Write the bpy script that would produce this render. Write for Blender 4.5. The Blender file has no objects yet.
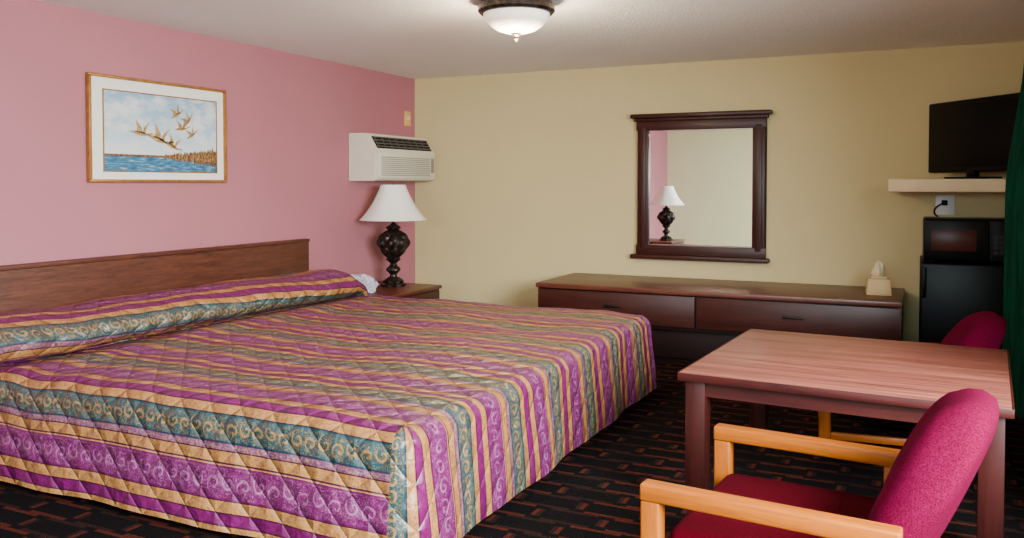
import bpy, bmesh, math, random
from mathutils import Vector, Matrix
from mathutils import noise as MN
random.seed(4)
S=1.2; Z0=0.30
COL=bpy.context.scene.collection
def W(x,y,z): return Vector((x*S,y*S,(z-Z0)*S))
def srgb(r,g,b):
    f=lambda c:(c/255/12.92) if c/255<=.04045 else ((c/255+.055)/1.055)**2.4
    return (f(r),f(g),f(b),1)
# ---------------- node helper
class NT:
    def __init__(s,name):
        s.m=bpy.data.materials.new(name); s.m.use_nodes=True
        s.t=s.m.node_tree; s.b=s.t.nodes['Principled BSDF']
    def n(s,typ,**k):
        nd=s.t.nodes.new(typ)
        for a,v in k.items(): setattr(nd,a,v)
        return nd
    def put(s,inp,v):
        if isinstance(v,E): s.t.links.new(v.o,inp)
        elif isinstance(v,bpy.types.NodeSocket): s.t.links.new(v,inp)
        else: inp.default_value=v
    def math(s,op,*a):
        nd=s.n('ShaderNodeMath',operation=op)
        for i,v in enumerate(a): s.put(nd.inputs[i],v)
        return E(s,nd.outputs[0])
    def mix(s,f,a,b,mode='MIX'):
        nd=s.n('ShaderNodeMix',data_type='RGBA',blend_type=mode)
        s.put(nd.inputs[0],f);s.put(nd.inputs[6],a);s.put(nd.inputs[7],b)
        return nd.outputs[2]
    def coord(s,which='Object',scale=(1,1,1),rot=(0,0,0)):
        tc=s.n('ShaderNodeTexCoord');mp=s.n('ShaderNodeMapping')
        mp.inputs['Scale'].default_value=scale;mp.inputs['Rotation'].default_value=rot
        s.t.links.new(tc.outputs[which],mp.inputs[0]);return mp.outputs[0]
    def sep(s,v):
        nd=s.n('ShaderNodeSeparateXYZ');s.put(nd.inputs[0],v)
        return [E(s,o) for o in nd.outputs]
    def noise(s,vec,scale,detail=3,rough=.5,dist=0):
        nd=s.n('ShaderNodeTexNoise');s.put(nd.inputs['Vector'],vec)
        nd.inputs['Scale'].default_value=scale;nd.inputs['Detail'].default_value=detail
        nd.inputs['Roughness'].default_value=rough;nd.inputs['Distortion'].default_value=dist
        return E(s,nd.outputs[0])
    def ramp(s,f,stops,interp='LINEAR'):
        nd=s.n('ShaderNodeValToRGB');cr=nd.color_ramp;cr.interpolation=interp
        while len(cr.elements)<len(stops): cr.elements.new(.5)
        for e,(p,c) in zip(cr.elements,stops): e.position=p;e.color=c
        s.put(nd.inputs[0],f);return nd.outputs[0]
    def bump(s,h,strength=.3,dist=.01):
        nd=s.n('ShaderNodeBump');nd.inputs['Strength'].default_value=strength;nd.inputs['Distance'].default_value=dist
        s.put(nd.inputs['Height'],h);s.t.links.new(nd.outputs[0],s.b.inputs['Normal'])
    def base(s,c): s.put(s.b.inputs['Base Color'],c)
    def set(s,**k):
        for a,v in k.items(): s.b.inputs[a.replace('_',' ')].default_value=v
class E:
    def __init__(s,nt,o): s.nt=nt;s.o=o
    def __add__(s,x): return s.nt.math('ADD',s,x)
    def __sub__(s,x): return s.nt.math('SUBTRACT',s,x)
    def __rsub__(s,x): return s.nt.math('SUBTRACT',x,s)
    def __mul__(s,x): return s.nt.math('MULTIPLY',s,x)
    def __truediv__(s,x): return s.nt.math('DIVIDE',s,x)
    def abs(s): return s.nt.math('ABSOLUTE',s)
    def fract(s): return s.nt.math('FRACT',s)
    def floor(s): return s.nt.math('FLOOR',s)
    def lt(s,x): return s.nt.math('LESS_THAN',s,x)
    def gt(s,x): return s.nt.math('GREATER_THAN',s,x)
    def sin(s): return s.nt.math('SINE',s)
    def max(s,x): return s.nt.math('MAXIMUM',s,x)
    def min(s,x): return s.nt.math('MINIMUM',s,x)
def plain(name,c,rough=.5,metal=0,var=.12,nscale=8,bump=0,bscale=60,coat=0,spec=None):
    m=NT(name);co=m.coord()
    n=m.noise(co,nscale,4)
    dk=tuple(x*(1-var) for x in c[:3])+(1,);lt=tuple(min(1,x*(1+var)) for x in c[:3])+(1,)
    m.base(m.ramp(n,[(.3,dk),(.7,lt)]));m.set(Roughness=rough,Metallic=metal)
    if coat: m.set(Coat_Weight=coat,Coat_Roughness=.15)
    if spec is not None: m.b.inputs['Specular IOR Level'].default_value=spec
    if bump: m.bump(m.noise(co,bscale,4),bump,.004)
    return m.m
def wood(name,c1,c2,axis='X',rough=.35,scale=1.0,coat=.2,fine=.3,spec=.5,lo=.34,hi=.66):
    m=NT(name)
    st={'X':(1.2,16,16),'Y':(16,1.2,16),'Z':(16,16,1.2)}[axis]
    co=m.coord('Object',tuple(v*scale for v in st))
    a=m.noise(co,1.6,5,.6,1.2);b=m.noise(co,9,4,.7)
    f=a*(1-fine)+b*fine
    m.base(m.ramp(f,[(lo,c1),(.5,tuple((x+y)/2 for x,y in zip(c1,c2))),(hi,c2)]))
    m.set(Roughness=rough,Coat_Weight=coat,Coat_Roughness=.25);m.bump(f,.08,.002)
    m.b.inputs['Specular IOR Level'].default_value=spec
    return m.m
# ---------------- geometry helpers
def finish(name,bm,mats,parent=None,smooth=False,center=True,loc=None):
    me=bpy.data.meshes.new(name)
    bmesh.ops.recalc_face_normals(bm,faces=bm.faces)
    if center:
        xs=[v.co for v in bm.verts]
        c=Vector([(min(v[i] for v in xs)+max(v[i] for v in xs))/2 for i in range(3)])
        if parent is None: c.z=min(v.z for v in xs)
    else: c=Vector((0,0,0))
    for v in bm.verts: v.co=(v.co-c)*S
    bm.to_mesh(me);bm.free()
    for m in (mats if isinstance(mats,(list,tuple)) else [mats]): me.materials.append(m)
    o=bpy.data.objects.new(name,me);COL.objects.link(o)
    if smooth:
        me.polygons.foreach_set('use_smooth',[True]*len(me.polygons))
        if smooth!='all':
            try: me.set_sharp_from_angle(angle=math.radians(40))
            except Exception: pass
    if parent is None: o.location=W(*c)
    else: o.parent=parent;o.location=c*S
    return o
def thing(name,loc,label,cat,rot=0):
    e=bpy.data.objects.new(name,None);e.empty_display_size=.1;COL.objects.link(e)
    e.location=W(*loc);e.rotation_euler=(0,0,rot);e['label']=label;e['category']=cat
    return e
def addbox(bm,x0,x1,y0,y1,z0,z1,bev=0,seg=2,mi=0,mat=None):
    r=bmesh.ops.create_cube(bm,size=1)
    vs=r['verts']
    for v in vs: v.co=Vector(((x0+x1)/2+v.co.x*(x1-x0),(y0+y1)/2+v.co.y*(y1-y0),(z0+z1)/2+v.co.z*(z1-z0)))
    fs=set(f for v in vs for f in v.link_faces)
    if bev:
        es=set(e for v in vs for e in v.link_edges)
        rr=bmesh.ops.bevel(bm,geom=list(es),offset=bev,segments=seg,profile=.5,affect='EDGES')
        fs=set(f for f in fs if f.is_valid)|set(rr['faces'])
        vs=list(set(v for f in fs for v in f.verts))
    for f in fs: f.material_index=mi
    if mat is not None:
        for v in vs: v.co=mat@v.co
    return vs
def box(name,x0,x1,y0,y1,z0,z1,m,parent=None,bev=.004,seg=2,mat=None,smooth=True):
    bm=bmesh.new();addbox(bm,x0,x1,y0,y1,z0,z1,bev,seg,0,mat)
    return finish(name,bm,m,parent,smooth)
def addlathe(bm,prof,n=40,c=(0,0),rib=None,mi=0,cap=True):
    rings=[]
    for r,z in prof:
        ring=[]
        for i in range(n):
            a=2*math.pi*i/n; rr=r
            if rib: rr=rib(r,z,a)
            ring.append(bm.verts.new((c[0]+rr*math.cos(a),c[1]+rr*math.sin(a),z)))
        rings.append(ring)
    for A,B in zip(rings,rings[1:]):
        for i in range(n):
            f=bm.faces.new((A[i],A[(i+1)%n],B[(i+1)%n],B[i]));f.material_index=mi
    if cap:
        for R in (rings[0],rings[-1]):
            try: bm.faces.new(R).material_index=mi
            except Exception: pass
def lathe(name,prof,m,parent,n=40,c=(0,0),rib=None,cap=True):
    bm=bmesh.new();addlathe(bm,prof,n,c,rib,0,cap);return finish(name,bm,m,parent,True)
def prism(bm,pts,axis,a0,a1,mi=0):
    def P(p,a):
        return (a,p[0],p[1]) if axis=='X' else ((p[0],a,p[1]) if axis=='Y' else (p[0],p[1],a))
    A=[bm.verts.new(P(p,a0)) for p in pts];B=[bm.verts.new(P(p,a1)) for p in pts]
    bm.faces.new(A).material_index=mi;bm.faces.new(B[::-1]).material_index=mi
    for i in range(len(pts)):
        j=(i+1)%len(pts);bm.faces.new((A[i],B[i],B[j],A[j])).material_index=mi
def tube(name,pts,r,m,parent=None,n=8):
    cu=bpy.data.curves.new('t','CURVE');cu.dimensions='3D';cu.bevel_depth=r*S;cu.bevel_resolution=3
    sp=cu.splines.new('NURBS');sp.points.add(len(pts)-1);sp.order_u=3;sp.use_endpoint_u=True
    for p,q in zip(sp.points,pts): p.co=(q[0]*S,q[1]*S,q[2]*S,1)
    cu.use_fill_caps=True
    t=bpy.data.objects.new('t',cu);COL.objects.link(t)
    dg=bpy.context.evaluated_depsgraph_get();me=bpy.data.meshes.new_from_object(t.evaluated_get(dg))
    bpy.data.objects.remove(t);me.name=name
    me.materials.clear();me.materials.append(m)
    o=bpy.data.objects.new(name,me);COL.objects.link(o)
    me.polygons.foreach_set('use_smooth',[True]*len(me.polygons))
    if parent: o.parent=parent
    return o
# ---------------- dims
XL=-3.458; YB=5.563; H=2.155; XR=0.62; YR=-1.75
# ---------------- structure materials
def wallmat(name,c):
    m=NT(name);co=m.coord()
    n=m.noise(co,1.5,3);m.base(m.ramp(n,[(.3,tuple(x*.95 for x in c[:3])+(1,)),(.7,c)]))
    m.set(Roughness=.7);m.bump(m.noise(co,55,3,.6)*.7+m.noise(co,160,2)*.3,.25,.004);return m.m
M_pink=wallmat('pink_wall_paint',srgb(172,106,115))
M_tan=wallmat('tan_wall_paint',srgb(204,185,134))
M_cr=wallmat('pale_cream_wall_paint',srgb(218,220,172))
mc=NT('textured_ceiling');co=mc.coord();mc.base(srgb(252,247,240));mc.set(Roughness=.95)
mc.bump(mc.noise(co,60,4,.7),1.0,.018);M_ceil=mc.m
# carpet
m=NT('patterned_carpet');v=m.coord('Object');x,y,z=m.sep(v)
rh=.13;bl=.26
ry=y/rh;row=ry.floor();fy=ry.fract()
off=(row*.5).fract().gt(.25)*.5
rx=x/bl+off;fx=rx.fract()
par=((rx.floor()+row)*.5).fract().gt(.25)
hl=(fy-.5).abs().gt(.355)*(fx-.5).abs().lt(.38)
vl=(fx-.5).abs().gt(.43)*(fy-.5).abs().lt(.26)
n=m.noise(v,200,2)
rust=m.mix(par,srgb(98,43,29),srgb(54,33,26))
c1=m.mix(hl.max(vl),srgb(16,14,15),rust)
m.base(m.mix(n*1.1,c1,srgb(14,11,12)));m.set(Roughness=1);m.b.inputs['Specular IOR Level'].default_value=.05
m.bump(n,.6,.006);M_carpet=m.m
M_base=plain('dark_baseboard',srgb(70,40,30),.5)
M_white=plain('white_window_trim',srgb(225,222,215),.4)
def struct(o): o['kind']='structure';return o
T=.12
def sbox(name,x0,x1,y0,y1,z0,z1,m): return struct(box(name,x0,x1,y0,y1,z0,z1,m,None,0))
sbox('floor',XL-T,XR+T,YR-T,YB+T,Z0-T,Z0,M_carpet)
sbox('ceiling',XL-T,XR+T,YR-T,YB+T,H,H+T,M_ceil)
sbox('wall_left',XL-T,XL,YR-T,YB+T,Z0,H,M_pink)
sbox('wall_back',XL,XR,YB,YB+T,Z0,H,M_tan)
WY0,WY1,WZ0,WZ1=-.9,2.6,.72,1.98
bm=bmesh.new()
addbox(bm,XR,XR+T,YR-T,WY0,Z0,H);addbox(bm,XR,XR+T,WY1,YB+T,Z0,H)
addbox(bm,XR,XR+T,WY0,WY1,Z0,WZ0);addbox(bm,XR,XR+T,WY0,WY1,WZ1,H)
struct(finish('wall_right',bm,M_tan))
bm=bmesh.new()
for z0,z1 in((WZ0,WZ0+.04),(WZ1-.04,WZ1)): addbox(bm,XR+.03,XR+.09,WY0,WY1,z0,z1)
for y in (WY0+.02,.25,1.4,WY1-.02): addbox(bm,XR+.03,XR+.09,y-.02,y+.02,WZ0+.04,WZ1-.04)
struct(finish('window_1',bm,M_white))
VX0,VX1=-1.9,.3  # opening added behind the camera to let fill light in
bm=bmesh.new()
addbox(bm,XL,VX0,YR-T,YR,Z0,H);addbox(bm,VX1,XR,YR-T,YR,Z0,H)
addbox(bm,VX0,VX1,YR-T,YR,Z0,WZ0);addbox(bm,VX0,VX1,YR-T,YR,WZ1,H)
struct(finish('wall_front',bm,M_cr))
bm=bmesh.new()
for z0,z1 in((WZ0,WZ0+.04),(WZ1-.04,WZ1)): addbox(bm,VX0,VX1,YR-.09,YR-.03,z0,z1)
for x in (VX0+.02,-.8,VX1-.02): addbox(bm,x-.02,x+.02,YR-.09,YR-.03,WZ0+.04,WZ1-.04)
struct(finish('added_fill_window',bm,M_white))  # unseen window, added for the fill light that comes through it
sbox('baseboard_back',XL,XR,YB-.012,YB,Z0,Z0+.06,M_base)
sbox('baseboard_left',XL,XL+.012,YR,YB-.012,Z0,Z0+.06,M_base)
# ---------------- materials
M_mah=wood('dark_mahogany',srgb(38,13,9),srgb(66,26,18),'X',.4,1,.0,.3,.35)
M_mahz=wood('dark_mahogany_vertical',srgb(38,13,9),srgb(66,26,18),'Z',.4,1,.0,.3,.35)
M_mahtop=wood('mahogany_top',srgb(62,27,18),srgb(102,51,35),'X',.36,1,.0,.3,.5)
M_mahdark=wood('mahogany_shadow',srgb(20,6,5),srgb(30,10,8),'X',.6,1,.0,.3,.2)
M_head=wood('headboard_wood',srgb(50,23,15),srgb(100,54,38),'Y',.45,1.6,.0,.5,.4)
M_tedge=wood('table_dark_wood',srgb(42,10,9),srgb(68,22,17),'X',.45,1,.0,.3,.3)
M_tleg=wood('table_leg_wood',srgb(36,9,7),srgb(58,18,14),'Z',.45,1,.0,.3,.25)
M_oak=wood('honey_oak',srgb(132,60,3),srgb(178,98,12),'X',.42,1,.0,.3,.3)
M_oakz=wood('honey_oak_vertical',srgb(128,57,3),srgb(172,94,12),'Z',.42,1,.0,.3,.3)
m=NT('reddish_laminate');co=m.coord('Object',(.7,22,22));a=m.noise(co,1.3,4,.55,.5)
b=m.noise(m.coord('Object',(1.6,80,80)),2.0,4,.7)
f=a*.5+b*.5
m.base(m.ramp(f,[(.36,srgb(84,40,31)),(.5,srgb(130,72,58)),(.64,srgb(162,98,82))]));m.set(Roughness=.38);m.bump(f,.05,.002);M_table=m.m
def fabric(name,a,b):
    m=NT(name);co=m.coord();nn=m.noise(co,260,3)
    m.base(m.ramp(nn,[(.3,a),(.7,b)]));m.set(Roughness=.95);m.b.inputs['Specular IOR Level'].default_value=.05
    m.bump(nn,.5,.003);return m.m
M_burg=fabric('burgundy_fabric',srgb(66,0,26),srgb(106,4,48))
M_seat=fabric('dark_burgundy_fabric',srgb(52,0,8),srgb(80,1,18))
M_black=plain('black_gloss_plastic',srgb(8,8,10),.34,0,.2,spec=.15)
M_blackm=plain('black_matte_plastic',srgb(9,9,11),.5,spec=.15)
M_screen=plain('dark_screen',srgb(4,5,6),.35,0,.1,spec=.12)
m=NT('dark_bronze');co=m.coord();nn=m.noise(co,30,4)
m.base(m.ramp(nn,[(.4,srgb(20,15,14)),(.62,srgb(54,42,36)),(.78,srgb(110,92,74))]));m.set(Roughness=.4,Metallic=.6)
m.bump(m.noise(co,80,4),.6,.004);M_bronze=m.m
M_cream=plain('cream_plastic',srgb(212,204,184),.45,0,.04)
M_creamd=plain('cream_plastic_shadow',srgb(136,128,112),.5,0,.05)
M_whitepl=plain('white_plastic',srgb(232,230,226),.4,0,.03)
M_shelf=plain('cream_laminate',srgb(212,190,148),.45,0,.05)
M_gold=plain('gilded_frame',srgb(158,108,50),.4,.4,.2,30)
M_mat=plain('picture_mat_board',srgb(232,228,216),.9,0,.02)
M_steel=plain('brushed_dark_metal',srgb(36,32,30),.4,.8)
m=NT('lamp_shade_fabric');m.base(srgb(240,236,228));m.set(Roughness=.85);co=m.coord('Object',(1,1,.05))
m.bump(m.noise(co,240,2),.15,.002);M_shade=m.m
m=NT('green_curtain_fabric');co=m.coord('Object',(1,1,.06));nn=m.noise(co,60,3)
m.base(m.ramp(nn,[(.3,srgb(0,42,28)),(.7,srgb(6,68,48))]));m.set(Roughness=.85);m.b.inputs['Specular IOR Level'].default_value=.1;M_curt=m.m
m=NT('mirror_glass');m.base((.93,.94,.93,1));m.set(Metallic=1,Roughness=.01);M_mirror=m.m
m=NT('frosted_lit_glass');co=m.coord();nn=m.noise(co,9,3);cl=m.ramp(nn,[(.3,srgb(236,226,200)),(.7,srgb(255,248,232))])
m.base(cl);m.set(Roughness=.3);m.put(m.b.inputs['Emission Color'],cl);m.b.inputs['Emission Strength'].default_value=.8;M_dome=m.m
# ---------------- bedspread material (UV in unscaled units: u along length, v across)
m=NT('striped_quilted_bedspread');uv0=m.coord('UV')
wn=m.n('ShaderNodeTexNoise');m.put(wn.inputs['Vector'],uv0);wn.inputs['Scale'].default_value=30;wn.inputs['Detail'].default_value=2
vm=m.n('ShaderNodeVectorMath',operation='MULTIPLY_ADD');m.put(vm.inputs[0],wn.outputs['Color']);vm.inputs[1].default_value=(.018,.018,0);m.put(vm.inputs[2],uv0)
uv=uv0;u,v,_=m.sep(uv);uw,vw,_=m.sep(vm.outputs[0])
P=.35
f=((v-1.870)/P+10.58).fract();fw_=((vw-.009-1.870)/P+10.58).fract()
PU=srgb(96,6,74);GO=srgb(170,118,58);TE=srgb(8,66,72);LA=srgb(100,58,94)
st=[(0,PU),(.27,srgb(176,124,68)),(.285,srgb(58,8,40)),(.30,GO),(.385,srgb(58,8,40)),(.395,LA),(.45,srgb(14,28,42)),(.462,TE),
    (.68,srgb(16,26,40)),(.692,GO),(.775,srgb(66,8,44)),(.79,srgb(104,8,80)),(.88,srgb(58,8,40)),(.892,GO),(.985,srgb(62,8,40))]
basec=m.ramp(f,st,'CONSTANT')
def scroll(center,half,L,off,wd):
    q=(fw_-center)*P/half
    cu=uw/L+off; par=(cu.floor()*.5).fract().gt(.25)*2-1
    p=(cu.fract()-.5)*(L/half)
    q2=q-par*.18
    r=m.math('SQRT',p*p+q2*q2)
    th=m.math('ARCTAN2',q2*par,p)/6.2832
    return ((th+r*1.25).fract()-.5).abs().lt(wd)*r.lt(.86)
inP=(f-.135).abs().lt(.122); inT=(f-.571).abs().lt(.10)
fil=(m.noise(uv,60,1,.5,2.5)-.5).abs().lt(.024)
sp=scroll(.135,.030,.056,0.,.13).max(fil)*inP
stt=scroll(.571,.027,.048,.3,.17).max(fil)*inT
blot=m.noise(uv,85,2,.6,2.0)
c1=m.mix(sp*.48,basec,srgb(186,122,164))
c2=m.mix(stt*.75,c1,srgb(170,126,62))
inG=((f-.343).abs().lt(.038)).max((f-.733).abs().lt(.036)).max((f-.938).abs().lt(.04))
c3=m.mix(inG*blot.gt(.55)*.65,c2,srgb(112,58,60))
inL=(f-.422).abs().lt(.024)
c4=m.mix(inL*blot.gt(.52)*.7,c3,srgb(168,120,84))
c5=m.mix((inP+inT)*m.noise(uv,120,2,.6,1).gt(.62)*.35,c4,srgb(56,20,56))
weave=m.noise(uv,400,1)
m.base(m.mix(weave*.16,c5,srgb(80,54,62)))
qa=((u+v)*26).sin().abs();qb=((u-v)*26).sin().abs()
qh=m.math('POWER',qa.min(qb),.65)
hh=qh*.75+m.noise(uv,10,4)*1.9
m.bump(hh,.6,.026);m.set(Roughness=.40);M_bed=m.m
# ---------------- BED
BX1=-1.211;BY0=1.918;BY1=4.238;BZ=.70;BXh=XL+.055
bed=thing('bed',((BXh+BX1)/2,(BY0+BY1)/2,Z0),'king bed with purple, gold and teal striped quilted spread','bed')
bc=Vector(((BXh+BX1)/2,(BY0+BY1)/2,Z0))
def lb(x,y,z): return Vector((x,y,z))-bc
box('mattress',BXh+.02-bc.x,BX1-.06-bc.x,BY0+.06-bc.y,BY1-.06-bc.y,.22,.33,plain('mattress_ticking',srgb(220,215,205),.9),bed,.03,3)
box('box_spring',BXh+.02-bc.x,BX1-.06-bc.x,BY0+.06-bc.y,BY1-.06-bc.y,.03,.215,plain('box_spring_fabric',srgb(90,80,80),.9),bed,.02,2)
bm=bmesh.new()
addbox(bm,XL+.005-bc.x,XL+.05-bc.x,BY0-.12-bc.y,BY1+.005-bc.y,.02,1.0-Z0,.004)
addbox(bm,XL+.003-bc.x,XL+.056-bc.x,BY0-.125-bc.y,BY1+.010-bc.y,1.0-Z0,1.019-Z0,.005)
finish('headboard',bm,M_head,bed,True)
def hash3(x,y,z,s): return MN.noise(Vector((x*s,y*s,z*s)))
bm=bmesh.new();uvl=bm.loops.layers.uv.new('UVMap')
R=.058
def smooth(t): t=max(0,min(1,t));return t*t*(3-2*t)
def drop(d):
    L=R*math.pi/2
    if d<L: a=d/R;return R*math.sin(a),R*(1-math.cos(a))
    return R,R+(d-L)
DT=BZ-Z0-.03-R+R*math.pi/2
nd=28
drops=[DT*i/nd for i in range(nd+1)]
ix0,ix1=BXh,BX1-R; iy0,iy1=BY0+R,BY1-R
RX,RZ=.225,.090
RC=BXh+RX
PE=-1.05
NA=70;NB=150
XE=RC+RX*math.cos(PE)
nx=NA+NB;ny=140
ys=[iy0+(iy1-iy0)*j/ny for j in range(ny+1)]
def surf(i,y):
    edge=smooth((y-BY0+.10)/.16)*smooth((BY1+.02-y)/.14)
    e2=.35+.65*edge
    wob=1+.03*math.sin(y*4.3+.5)+.02*math.sin(y*9.7)
    if i<=NA:
        ph=math.pi+(PE-math.pi)*i/NA
        rz=RZ*e2*wob
        zc=BZ-rz*math.sin(PE)-.014
        x=RC+RX*math.cos(ph)*(1+.02*math.sin(y*6))
        pk=.008*math.sin(y*42+1.5*math.sin(y*7))*max(0,math.cos(ph))
        z=zc+rz*math.sin(ph)+.010*hash3(x*2.5,y*1.5,8,3)
        return x+pk,z
    t=(i-NA)/NB
    x=XE+(ix1-XE)*t
    z=BZ-.014*(1-smooth(t*10))
    z+=.010*math.exp(-((x-RC-RX-.12)/.08)**2)*edge
    k=smooth(t*10)
    z+=k*(.013*hash3(x,y,0,2.2)+.008*hash3(x,y,3,6)+.003*math.sin((x*1.0+y*.4)*7))
    z-=.008*(1-smooth((BX1-x)/.25))
    return x,z
G=[[surf(i,y) for y in ys] for i in range(nx+1)]
top=[[bm.verts.new(lb(G[i][j][0],ys[j],G[i][j][1])) for j in range(ny+1)] for i in range(nx+1)]
arc=[0];jm=ny//2
for i in range(nx): arc.append(arc[-1]+math.hypot(G[i+1][jm][0]-G[i][jm][0],G[i+1][jm][1]-G[i][jm][1]))
IR=NA
def rolluv(i,y): return (y, 1.870+.05-(arc[i]-arc[IR])*.9+.06*y)
def quad(a,b,c,d,ua):
    f=bm.faces.new((a,b,c,d));f.smooth=True
    for l,q in zip(f.loops,ua): l[uvl].uv=q
for i in range(nx):
    for j in range(ny):
        idx=[(i,j),(i+1,j),(i+1,j+1),(i,j+1)]
        ua=[rolluv(p,ys[q]) if i<IR else (G[p][q][0],ys[q]) for p,q in idx]
        quad(top[i][j],top[i+1][j],top[i+1][j+1],top[i][j+1],ua)
def flare(dz,s,seed,amp=.018):
    k=smooth(dz/.38)
    return k*(.026+amp*.5*(math.sin(s*9+seed)+.6*math.sin(s*17+seed*2))*.8)
def sidestrip(tops,dirv,uvf,seed,sfun):
    rows=[tops]
    for d in drops[1:]:
        off,dz=drop(d);row=[]
        for t in tops:
            s=sfun(t.co+bc)
            fl=flare(dz,s,seed)
            base=t.co
            zz=(base.z)*(1-smooth(dz/.3))+ (BZ-Z0)*smooth(dz/.3) - dz
            row.append(bm.verts.new((base.x+dirv[0]*(off+fl),base.y+dirv[1]*(off+fl),zz)))
        rows.append(row)
    for k in range(len(rows)-1):
        for i in range(len(tops)-1):
            a,b,c_,d_=rows[k][i],rows[k][i+1],rows[k+1][i+1],rows[k+1][i]
            q=[uvf(tops[i].co+bc,drops[k],i,i),uvf(tops[i+1].co+bc,drops[k],i+1,i),uvf(tops[i+1].co+bc,drops[k+1],i+1,i),uvf(tops[i].co+bc,drops[k+1],i,i)]
            quad(a,b,c_,d_,q)
    return rows
near=[top[i][0] for i in range(nx+1)];far=[top[i][ny] for i in range(nx+1)];foot=[top[nx][j] for j in range(ny+1)]
rn=sidestrip(near,(0,-1),lambda p,d,i,i0:rolluv(i,iy0-d) if i0<IR else (p.x,iy0-d),1.0,lambda p:p.x)
rf=sidestrip(foot,(1,0),lambda p,d,i,i0:(ix1+d,p.y),2.2,lambda p:p.y)
rb=sidestrip(far,(0,1),lambda p,d,i,i0:rolluv(i,iy1+d) if i0<IR else (p.x,iy1+d),3.1,lambda p:p.x)
def corner(colA,colB,cx,cy,nseg,sgn):
    prevrow=None
    for k in range(1,len(colA)):
        A=colA[k].co;B=colB[k].co
        ra=abs(A.y-(cy-bc.y));rbb=abs(B.x-(cx-bc.x))
        row=[colA[k]]
        for q in range(1,nseg):
            a=math.pi/2*q/nseg; r=ra*(1-q/nseg)+rbb*q/nseg
            row.append(bm.verts.new((cx-bc.x+r*math.sin(a),cy-bc.y-sgn*r*math.cos(a),A.z*(1-q/nseg)+B.z*q/nseg)))
        row.append(colB[k])
        base=iy0 if sgn>0 else iy1
        if prevrow is None:
            apex=colA[0]
            for q in range(nseg):
                f=bm.faces.new((apex,row[q],row[q+1]));f.smooth=True
                for l in f.loops: l[uvl].uv=(ix1+.02,base)
        else:
            for q in range(nseg):
                w0=.02*q;w1=.02*(q+1)
                uvq=[(ix1+drops[k-1],base-sgn*(.12-w0)),(ix1+drops[k-1],base-sgn*(.12-w1)),(ix1+drops[k],base-sgn*(.12-w1)),(ix1+drops[k],base-sgn*(.12-w0))]
                quad(prevrow[q],prevrow[q+1],row[q+1],row[q],uvq)
        prevrow=row
corner([r[nx] for r in rn],[r[0] for r in rf],ix1,iy0,6,1)
corner([r[nx] for r in rb],[r[ny] for r in rf],ix1,iy1,6,-1)
finish('bedspread',bm,M_bed,bed,'all',center=False)
# ---------------- LAMP
def table_lamp(loc,label):
    L=thing('table_lamp',loc,label,'lamp')
    lathe('lamp_base',[(.0,0),(.080,0),(.082,.012),(.066,.022),(.068,.034),(.046,.05),(.030,.06)],M_bronze,L,48,rib=lambda r,z,a:r*(1+.05*math.sin(a*12)))
    def rib(r,z,a):
        if .18<z<.375: return r*(.88+.22*abs(math.sin(a*4+z*22)*math.sin(a*4-z*22)))
        return r*(1+.05*math.sin(a*10))
    key=[(.026,.055),(.022,.075),(.032,.09),(.048,.105),(.044,.12),(.026,.135),(.020,.15),(.034,.165),(.052,.178),(.042,.19),(.056,.205),(.074,.225),(.092,.25),(.104,.275),(.108,.305),(.100,.33),(.078,.352),(.050,.37),(.036,.38),(.050,.39),(.042,.402),(.022,.412),(.014,.425)]
    prof=[]
    for (r0,z0),(r1,z1) in zip(key,key[1:]):
        for q in range(3): prof.append((r0+(r1-r0)*q/3,z0+(z1-z0)*q/3))
    prof.append(key[-1])
    lathe('lamp_body',prof,M_bronze,L,80,rib=rib)
    lathe('lamp_stem',[(.010,.42),(.010,.69)],M_bronze,L,12)
    bm=bmesh.new()
    prof=[(.227,.445),(.205,.468),(.178,.50),(.150,.54),(.125,.585),(.103,.63),(.083,.682)]
    addlathe(bm,prof+[(r-.004,z) for r,z in prof[::-1]]+[prof[0]],48,cap=False,rib=lambda r,z,a:r*(1+.012*math.cos(a*8)))
    bmesh.ops.remove_doubles(bm,verts=bm.verts,dist=1e-5)
    finish('lamp_shade',bm,M_shade,L,True)
    return L
def nightstand(loc,w,d,label,h=.37):
    N=thing('nightstand',loc,label,'nightstand')
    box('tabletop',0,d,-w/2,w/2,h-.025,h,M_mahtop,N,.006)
    box('body',0.005,d-.02,-w/2+.01,w/2-.01,.03,h-.025,M_mahz,N,.003)
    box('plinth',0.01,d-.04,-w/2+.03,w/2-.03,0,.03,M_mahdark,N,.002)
    mid=(h-.025+.05)/2
    for z0,z1 in ((.05,mid-.005),(mid+.005,h-.035)):
        D=box('drawer',d-.02,d-.006,-w/2+.025,w/2-.025,z0,z1,M_mah,N,.003)
        box('handle',.007,.02,-.04,.04,-.006,.006,M_steel,D,.003)
    return N
nightstand((XL+.012,4.715,Z0),.68,.52,'dark mahogany nightstand between the bed and the room corner')
nightstand((XL+.012,.56,Z0),.64,.76,'dark mahogany nightstand against the pink wall, seen in the mirror',.350)
table_lamp((-3.2,4.87,.671),'ornate dark bronze table lamp with white bell shade beside the bed')
table_lamp((-2.84,.58,.651),'ornate dark bronze table lamp with white shade reflected in the mirror')
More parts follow.
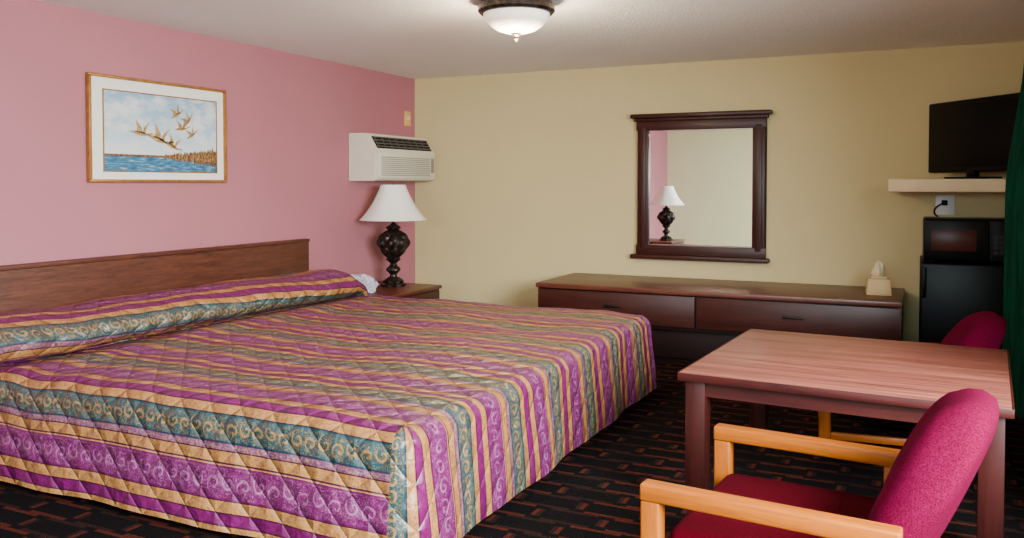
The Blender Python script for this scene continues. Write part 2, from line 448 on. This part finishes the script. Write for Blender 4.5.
# crumpled wrapping
bm=bmesh.new()
bmesh.ops.create_icosphere(bm,subdivisions=4,radius=1)
for v_ in bm.verts:
    p=v_.co.copy()
    r=1+.34*MN.noise(p*1.6+Vector((3,1,5)))+.34*abs(MN.noise(p*4.2))-.22*abs(MN.noise(p*8+Vector((2,2,2))))
    v_.co=Vector((p.x*r*.085,p.y*r*.120,p.z*r*.066))
zm=-.045
for v_ in bm.verts:
    if v_.co.z<zm: v_.co.z=zm
    v_.co+=Vector((-3.19,4.47,.671-zm))
cl0=finish('crumpled_wrapping',bm,plain('pale_grey_blue_wrapping',srgb(184,184,200),.45,0,.22,24),None,False)
cl0['label']='crumpled pale grey-white plastic wrapping on the nightstand beside the lamp';cl0['category']='wrapping'
# ---------------- AC UNIT
ac=thing('air_conditioner',(XL,5.105,1.379),'cream wall air conditioner with dark louvered outlet above the lamp','air conditioner')
bm=bmesh.new();hw=.385
prism(bm,[(0,0),(.20,0),(.22,.015),(.222,.20),(.15,.318),(.0,.322)],'Y',-hw,hw)
bmesh.ops.bevel(bm,geom=bm.edges[:],offset=.006,segments=2,affect='EDGES')
finish('housing',bm,M_cream,ac,True)
p0=Vector((.222,0,.20));p1=Vector((.15,0,.318));dv=(p1-p0).normalized();nv=Vector((dv.z,0,-dv.x))
def slm(): return Matrix(((dv.x,0,nv.x,p0.x),(0,1,0,0),(dv.z,0,nv.z,p0.z),(0,0,0,1)))
Lg=(p1-p0).length
box('outlet_recess',.022,Lg-.022,-hw+.035,hw-.035,-.004,.004,M_blackm,ac,.001,1,slm())
bm=bmesh.new()
for i in range(4):
    t=.030+i*(Lg-.066)/3;addbox(bm,t,t+.006,-hw+.038,hw-.038,.004,.012,0,1,0,slm())
for j in range(9):
    y=-hw+.05+j*(2*hw-.1)/8;addbox(bm,.024,Lg-.024,y,y+.004,.003,.009,0,1,0,slm())
finish('outlet_louver',bm,plain('grey_louver',srgb(90,86,78),.5),ac)
box('intake_panel',.221,.232,-hw+.025,hw-.02,.02,.188,M_cream,ac,.004)
bm=bmesh.new()
for i in range(10): addbox(bm,.231,.236,-hw+.05,hw-.10,.036+i*.0135,.0415+i*.0135,0)
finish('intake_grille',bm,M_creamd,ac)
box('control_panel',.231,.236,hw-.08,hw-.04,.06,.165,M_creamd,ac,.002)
sw=thing('switch_plate',(XL,5.448,1.79),'tan switch plate on the pink wall above the air conditioner','switch')
box('cover_plate',0,.014,-.038,.038,0,.11,plain('tan_plate',srgb(216,170,96),.4),sw,.004)
box('toggle',.013,.026,-.01,.01,.045,.072,M_cream,sw,.002)
# ---------------- PICTURE
pc=thing('framed_picture',(XL,3.145,1.366),'gilt-framed print of geese flying over marsh water, on pink wall','picture')
hwp=.432;hp=.506
bm=bmesh.new();fwd=.015
for (y0,y1,z0,z1) in((-hwp,hwp,0,fwd),(-hwp,hwp,hp-fwd,hp),(-hwp,-hwp+fwd,fwd,hp-fwd),(hwp-fwd,hwp,fwd,hp-fwd)): addbox(bm,.002,.028,y0,y1,z0,z1,.004)
finish('frame',bm,M_gold,pc,True)
box('mat_board',.002,.014,-hwp+fwd,hwp-fwd,fwd,hp-fwd,M_mat,pc,0)
bm=bmesh.new()
a0,a1,b0,b1=-.345,.362,.056,.434
for (y0,y1,z0,z1) in((a0-.006,a1+.006,b0-.006,b0),(a0-.006,a1+.006,b1,b1+.006),(a0-.006,a0,b0,b1),(a1,a1+.006,b0,b1)): addbox(bm,.014,.018,y0,y1,z0,z1)
finish('inner_fillet',bm,M_gold,pc)
m=NT('marsh_landscape_print');gv=m.coord('Object');gx,gy,gz=m.sep(gv)
zz=gz/(S*.38)+.5;yy=gy/(S*.70)+.5
sky=m.ramp(zz,[(.2,srgb(208,220,222)),(.5,srgb(160,192,206)),(1,srgb(112,158,188))])
cl=m.noise(m.coord('Object',(1,3,6)),2.0,5,.6)
sky2=m.mix(m.ramp(cl,[(.4,(.1,.1,.1,1)),(.62,(1,1,1,1))]),sky,srgb(214,216,214))
wat=m.ramp(m.noise(m.coord('Object',(1,5,40)),3,3),[(.35,srgb(20,76,112)),(.55,srgb(60,120,150)),(.75,srgb(160,190,200))])
a_=m.mix(zz.lt(.20),sky2,wat)
nz=m.noise(m.coord('Object',(1,26,5)),4,3)
isl=(zz-.20).abs().lt(m.math('MAXIMUM',nz*.24*((yy-.35)*1.6)-.01,.014))
land=m.ramp(m.noise(gv,60,2),[(.35,srgb(60,40,24)),(.65,srgb(140,96,50))])
m.base(m.mix(isl,a_,land));m.set(Roughness=.55);M_print=m.m
bm=bmesh.new();addbox(bm,.0135,.0155,a0,a1,b0,b1)
def goose(cy,cz,s,ang,mi=1):
    polys=[[(-1.0,.0),(-.5,.12),(.2,.17),(.6,.12),(1.1,.26),(1.28,.22),(1.12,.14),(.6,-.06),(.1,-.17),(-.5,-.10)],
           [(.25,.06),(.1,.45),(-.55,1.0),(-.34,.45),(-.34,.06)],[(.2,.0),(.30,.5),(.75,1.05),(.54,.45),(.47,.05)]]
    for P_ in polys:
        vs=[]
        for a,b in P_:
            y=a*math.cos(ang)-b*math.sin(ang);z=a*math.sin(ang)+b*math.cos(ang)
            vs.append(bm.verts.new((.0160,cy+y*s,cz+z*s)))
        f=bm.faces.new(vs);f.material_index=mi
for g in ((.09,.345,.050,.45),(.165,.315,.048,.8),(.12,.275,.050,.1),(.19,.245,.044,.5),(-.03,.215,.078,-.30),(-.14,.240,.066,-.15),(.055,.185,.060,-.4)): goose(*g)
random.seed(3)
for i in range(46):
    y=.02+.33*random.random();z=.11+.01*random.random();h=.02+.05*random.random();d=random.uniform(-.02,.02)
    f=bm.faces.new([bm.verts.new((.016,y,z)),bm.verts.new((.016,y+.004,z)),bm.verts.new((.016,y+d,z+h))]);f.material_index=1
finish('print',bm,[M_print,plain('golden_feather_paint',srgb(166,132,82),.6,0,.5,60)],pc)
# ---------------- MIRROR
mr=thing('wall_mirror',(-1.28,YB,.86),'dark mahogany framed wall mirror with cornice above the dresser','mirror')
def mx(v): return v+1.28
box('mirror_glass',mx(-1.622),mx(-.938),-.026,-.020,.080,.866,M_mirror,mr,0)
bm=bmesh.new();addbox(bm,mx(-1.70),mx(-.86),-.014,0,.02,.92)
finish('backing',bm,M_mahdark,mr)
for x0,x1 in((-1.693,-1.615),(-.943,-.866)):
    bm=bmesh.new();addbox(bm,mx(x0),mx(x1),-.045,-.002,.05,.895,.006);addbox(bm,mx(x0)+.018,mx(x1)-.018,-.053,-.04,.07,.875,.006)
    finish('side_rail',bm,M_mahz,mr,True)
bm=bmesh.new()
addbox(bm,mx(-1.70),mx(-.86),-.05,-.002,.853,.915,.004)
addbox(bm,mx(-1.715),mx(-.845),-.065,-.002,.912,.935,.008)
addbox(bm,mx(-1.735),mx(-.825),-.080,-.002,.933,.962,.008)
finish('cornice',bm,M_mah,mr,True)
bm=bmesh.new()
addbox(bm,mx(-1.70),mx(-.86),-.05,-.002,.03,.094,.004)
addbox(bm,mx(-1.735),mx(-.835),-.070,-.002,.0,.03,.008)
finish('bottom_ledge',bm,M_mah,mr,True)
# ---------------- DRESSER
DX0,DX1,DY=-2.152,-.062,4.876
dr=thing('dresser',((DX0+DX1)/2,DY,Z0),'long low dark mahogany dresser beneath the mirror','dresser')
cx=(DX0+DX1)/2;L2=(DX1-DX0)/2;dd=YB-.015-DY
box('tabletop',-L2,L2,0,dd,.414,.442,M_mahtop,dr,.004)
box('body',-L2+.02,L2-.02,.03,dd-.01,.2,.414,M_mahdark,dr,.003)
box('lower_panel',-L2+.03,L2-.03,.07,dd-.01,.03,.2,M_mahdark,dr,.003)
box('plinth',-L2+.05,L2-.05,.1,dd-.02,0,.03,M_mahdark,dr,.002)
split=-1.15-cx
for a,b in((-L2+.012,split-.006),(split+.006,L2-.012)):
    D=box('drawer',a,b,.012,.03,.225,.405,M_mah,dr,.002)
    box('handle',-.055,.055,-.024,-.010,.0,.014,M_steel,D,.004)
    for q in(-.04,.032): box('handle_post',q,q+.008,-.014,-.008,.0,.012,M_steel,D,0)
for a in (-L2+.005,L2-.035): box('side_panel',a,a+.03,.03,dd-.01,0,.414,M_mahz,dr,.003)
# tissue box
tb=thing('tissue_box',(-.19,5.17,.742),'tan tissue box cover with a pale tissue, on the dresser','tissue box',.1)
M_tis=plain('tan_tissue_cover',srgb(198,168,114),.5,0,.06)
bm=bmesh.new();vs=addbox(bm,-.066,.066,-.055,.055,0,.092,.006)
for v in vs:
    k=1-.12*v.co.z/.085;v.co.x*=k;v.co.y*=k
finish('cover',bm,M_tis,tb,True)
bm=bmesh.new();vs=addbox(bm,-.042,.042,-.036,.036,.092,.106,.004)
finish('cover_lid',bm,M_tis,tb,True)
bm=bmesh.new()
addlathe(bm,[(.024,.105),(.032,.118),(.030,.136),(.026,.155),(.021,.172),(.012,.184),(.003,.190)],24,rib=lambda r,z,a:r*(1+.22*math.sin(a*3+z*50)+.1*math.sin(a*7)))
finish('tissue',bm,plain('pale_tissue',srgb(222,204,164),.9,0,.02),tb,True)
# ---------------- CEILING LIGHT
cl_=thing('ceiling_light',(-1.585,3.385,H-.001),'flush-mount ceiling light with bronze rim and frosted glass dome','ceiling light')
lathe('rim',[(.10,0),(.15,-.004),(.166,-.02),(.168,-.045),(.158,-.056),(.142,-.058),(.135,-.04)],M_bronze,cl_,56)
lathe('glass_dome',[(.146,-.05),(.143,-.065),(.130,-.09),(.108,-.112),(.08,-.128),(.045,-.138),(.004,-.142)],M_dome,cl_,56)
lathe('finial',[(.004,-.136),(.022,-.142),(.024,-.15),(.012,-.158),(.014,-.165),(.008,-.172),(.001,-.176)],M_bronze,cl_,20)
# ---------------- TV SHELF, TV
sh=thing('wall_shelf',(.235,YB,1.316),'cream wall-mounted shelf carrying the television','shelf')
bm=bmesh.new();addbox(bm,-.377,.38,-.563,-.001,0,.07,.006);finish('shelf_board',bm,M_shelf,sh,True)
tv=thing('television',(.262,5.14,1.387),'black flat-screen television on the wall shelf','television',-math.atan2(.54,.42))
tw=.345
box('stand_foot',-.13,.13,-.07,.07,0,.010,M_black,tv,.004)
box('stand_neck',-.03,.03,-.015,.02,.010,.045,M_black,tv,.004)
box('casing',-tw,tw,-.0,.045,.034,.425,M_black,tv,.010,3)
box('screen',-tw+.022,tw-.022,-.004,.003,.062,.403,M_screen,tv,.001)
ol=thing('wall_outlet',(.146,YB,1.18),'white wall outlet with a plug and black cord under the shelf','outlet')
box('cover_plate',-.05,.05,-.012,0,0,.115,M_whitepl,ol,.004)
box('plug',-.02,.012,-.04,-.012,.055,.085,M_blackm,ol,.004)
tube('power_cord',[(-.004,-.03,.07),(-.03,-.05,.06),(-.06,-.05,.03),(-.05,-.04,-.01),(.0,-.03,-.03)],.005,M_blackm,ol)
# fridge
fr=thing('mini_fridge',(.235,5.0,Z0),'black mini fridge in the corner beside the dresser','fridge')
fw=.218
box('body',-fw,fw,.045,.5,.02,.645,M_blackm,fr,.01,3)
D=box('door',-fw,fw,0,.043,.03,.645,M_black,fr,.012,3)
box('handle',-fw+.01,-fw+.03,-.04,-.02,.12,.28,M_black,D,.006)
for x in(-fw+.03,fw-.06):
    for y in(.07,.45): box('foot',x,x+.03,y,y+.03,0,.022,M_blackm,fr,0)
mw=thing('microwave',(.235,5.02,.946),'black compact microwave standing on the mini fridge','microwave')
box('housing',-.205,.213,.02,.38,.008,.228,M_black,mw,.008)
D=box('door',-.203,.10,0,.02,.014,.222,M_black,mw,.006)
box('door_window',-.115,.095,-.013,-.0095,-.055,.055,plain('red_reflection_window',srgb(66,30,24),.3,0,.3,spec=.2),D,.001)  # reddish reflection on the window is put into its base colour
box('control_panel',.104,.211,.0,.02,.014,.222,M_blackm,mw,.004)
for i in range(3):
    for j in range(4): box('button',.122+i*.027,.142+i*.027,-.004,.001,.05+j*.026,.068+j*.026,M_steel,mw,0)
for x in(-.18,.16):
    for y in(.05,.33): box('foot',x,x+.03,y,y+.03,0,.010,M_blackm,mw,0)
# ---------------- TABLE
tr=math.radians(-3.955)
tb=thing('dining_table',(-.193,3.159,Z0),'square table with reddish wood-grain top and dark square legs','table',tr)
a,b=.4655,.474
box('tabletop',-a,a,-b,b,.427,.45,[M_table],tb,.002)
bm=bmesh.new()
for (x0,x1,y0,y1) in((-a-.004,a+.004,-b-.006,-b),(-a-.004,a+.004,b,b+.006),(-a-.006,-a,-b,b),(a,a+.006,-b,b)): addbox(bm,x0,x1,y0,y1,.424,.449,.001)
finish('edge_band',bm,M_tedge,tb,True)
bm=bmesh.new();i_=.030
for (x0,x1,y0,y1) in((-a+i_,a-i_,-b+i_,-b+i_+.02),(-a+i_,a-i_,b-i_-.02,b-i_),(-a+i_,-a+i_+.02,-b+i_,b-i_),(a-i_-.02,a-i_,-b+i_,b-i_)): addbox(bm,x0,x1,y0,y1,.372,.427)
finish('apron',bm,M_tedge,tb)
for x in(-a+.015,a-.08):
    for y in(-b+.015,b-.08): box('leg',x,x+.065,y,y+.065,0,.427,M_tleg,tb,.004)
# ---------------- CHAIRS
def chair(loc,rot,label,bh=.325,ah=.386):
    C=thing('armchair',loc,label,'chair',rot)
    C['group']='armchairs at the table'
    bm=bmesh.new();vs=addbox(bm,-.235,.225,-.232,.232,.205,.275,.028,4)
    bmesh.ops.subdivide_edges(bm,edges=bm.edges[:],cuts=2,use_grid_fill=True)
    for v in bm.verts:
        if v.co.z>.24: v.co.z+=.018*max(0,1-(v.co.x/.24)**2)*max(0,1-(v.co.y/.24)**2)
    finish('seat',bm,M_seat,C,True)
    bm=bmesh.new();nu,nv=28,24;th=.062
    def pt(uu,vv,side):
        w=.243*(1-.20*max(0,vv-.55)**2*4)
        y=uu*w
        z=.235+bh*vv
        z-= .095*max(0,abs(uu)-.30)**2*2.4*vv
        xb=-.190-.150*vv**1.2-.045*(1-uu*uu)
        e=(max(0,1-abs(uu)**4)*max(0,1-abs(2*vv-1)**6))**.5
        return (xb+side*th*(.22+.78*e)*(1+.2*math.sin(vv*math.pi)),y,z)
    G=[[[bm.verts.new(pt(-1+2*i/nu,j/nv,s)) for j in range(nv+1)] for i in range(nu+1)] for s in(1,-1)]
    for s in(0,1):
        for i in range(nu):
            for j in range(nv): bm.faces.new((G[s][i][j],G[s][i+1][j],G[s][i+1][j+1],G[s][i][j+1]))
    for i in range(nu):
        for j in(0,nv): bm.faces.new((G[0][i][j],G[0][i+1][j],G[1][i+1][j],G[1][i][j]))
    for j in range(nv):
        for i in(0,nu): bm.faces.new((G[0][i][j],G[0][i][j+1],G[1][i][j+1],G[1][i][j]))
    finish('backrest',bm,M_burg,C,'all')
    for s in(-1,1):
        y0,y1=(.243,.288) if s>0 else(-.288,-.243)
        bm=bmesh.new();vs=addbox(bm,-.27,.268,y0,y1,ah-.038,ah,.005,3)
        finish('armrest',bm,M_oak,C,True)
        for x in(.222,-.215):
            box('leg',x,x+.045,y0+.002,y1-.002,0,ah-.038,M_oakz,C,.005,3)
        box('side_rail',-.17,.222,y0+.010,y1-.010,.165,.205,M_oak,C,.004)
        box('lower_stretcher',-.17,.222,y0+.012,y1-.012,.05,.078,M_oak,C,.004)
    box('front_rail',.205,.222,-.243,.243,.165,.205,M_oakz,C,.003)
    box('back_rail',-.20,-.18,-.243,.243,.165,.205,M_oakz,C,.003)
    return C
chair((-.262,2.10,Z0),math.atan2(.098,-.995),'honey oak armchair with burgundy seat and back, near table edge',.372)
chair((-.105,3.86,Z0),math.atan2(-.10,-.995),'honey oak armchair with burgundy upholstery, tucked under the table',.305,.362)
# ---------------- CURTAIN
cu=thing('curtain',(.5,4.40,Z0),'dark green gathered curtain drawn to the side of the window','curtain')
bm=bmesh.new();n=70;nz_=24;rows=[]
for k in range(nz_+1):
    z=.02+(2.02-Z0-.02)*k/nz_;row=[]
    zz_=z+Z0
    xt=.372+.070*smooth((zz_-1.3)/.7)
    for i in range(n+1):
        t=i/n;y=4.25+t*.37
        xm=min(xt+.10*(1-t),.56)
        x=xm+.022*math.sin(t*math.pi*9)*(1-.3*k/nz_)*(1 if t<.95 else .3)
        x=min(x,.60)
        row.append(bm.verts.new((x-.5,y-4.40,z)))
    rows.append(row)
for A,B in zip(rows,rows[1:]):
    for i in range(n): bm.faces.new((A[i],A[i+1],B[i+1],B[i]))
finish('curtain_panel',bm,M_curt,cu,'all')
tube('curtain_rod',[(.06,-1.5,1.73),(.06,-.5,1.73),(.06,.30,1.73)],.012,M_steel,cu)
# ---------------- LIGHTS
def area(name,loc,rot,sx,sy,e,col):
    l=bpy.data.lights.new(name,'AREA');l.shape='RECTANGLE';l.size=sx*S;l.size_y=sy*S;l.energy=e;l.color=col
    o=bpy.data.objects.new(name,l);COL.objects.link(o);o.location=W(*loc);o.rotation_euler=rot;return o
area('window_daylight',(XR+1.0,.3,1.95),(0,math.radians(90-22),0),1.5,2.8,1600,(.90,.96,1))
area('added_front_fill',((VX0+VX1)/2,YR-1.0,2.15),(math.radians(90-20),0,math.radians(18)),2.2,1.5,380,(.70,.93,1))  # added fill from behind the camera, for near bed side and lower back wall
pl=bpy.data.lights.new('ceiling_bulb','POINT');pl.energy=54;pl.color=(1,.82,.56);pl.shadow_soft_size=.03
po=bpy.data.objects.new('ceiling_bulb',pl);COL.objects.link(po);po.location=W(-1.585,3.385,H-.225)
w=bpy.data.worlds.new('world');bpy.context.scene.world=w;w.use_nodes=True
w.node_tree.nodes['Background'].inputs[0].default_value=(.75,.85,1,1);w.node_tree.nodes['Background'].inputs[1].default_value=.5
# ---------------- CAMERA
cd=bpy.data.cameras.new('camera');cam=bpy.data.objects.new('camera',cd);COL.objects.link(cam)
cd.sensor_width=36;cd.lens=854.25/1024*36;cd.shift_y=-61.1/1024
cam.location=W(0,0,1.359);cam.rotation_euler=(math.radians(90-1.609),math.radians(0),math.radians(25.388))
bpy.context.scene.camera=cam
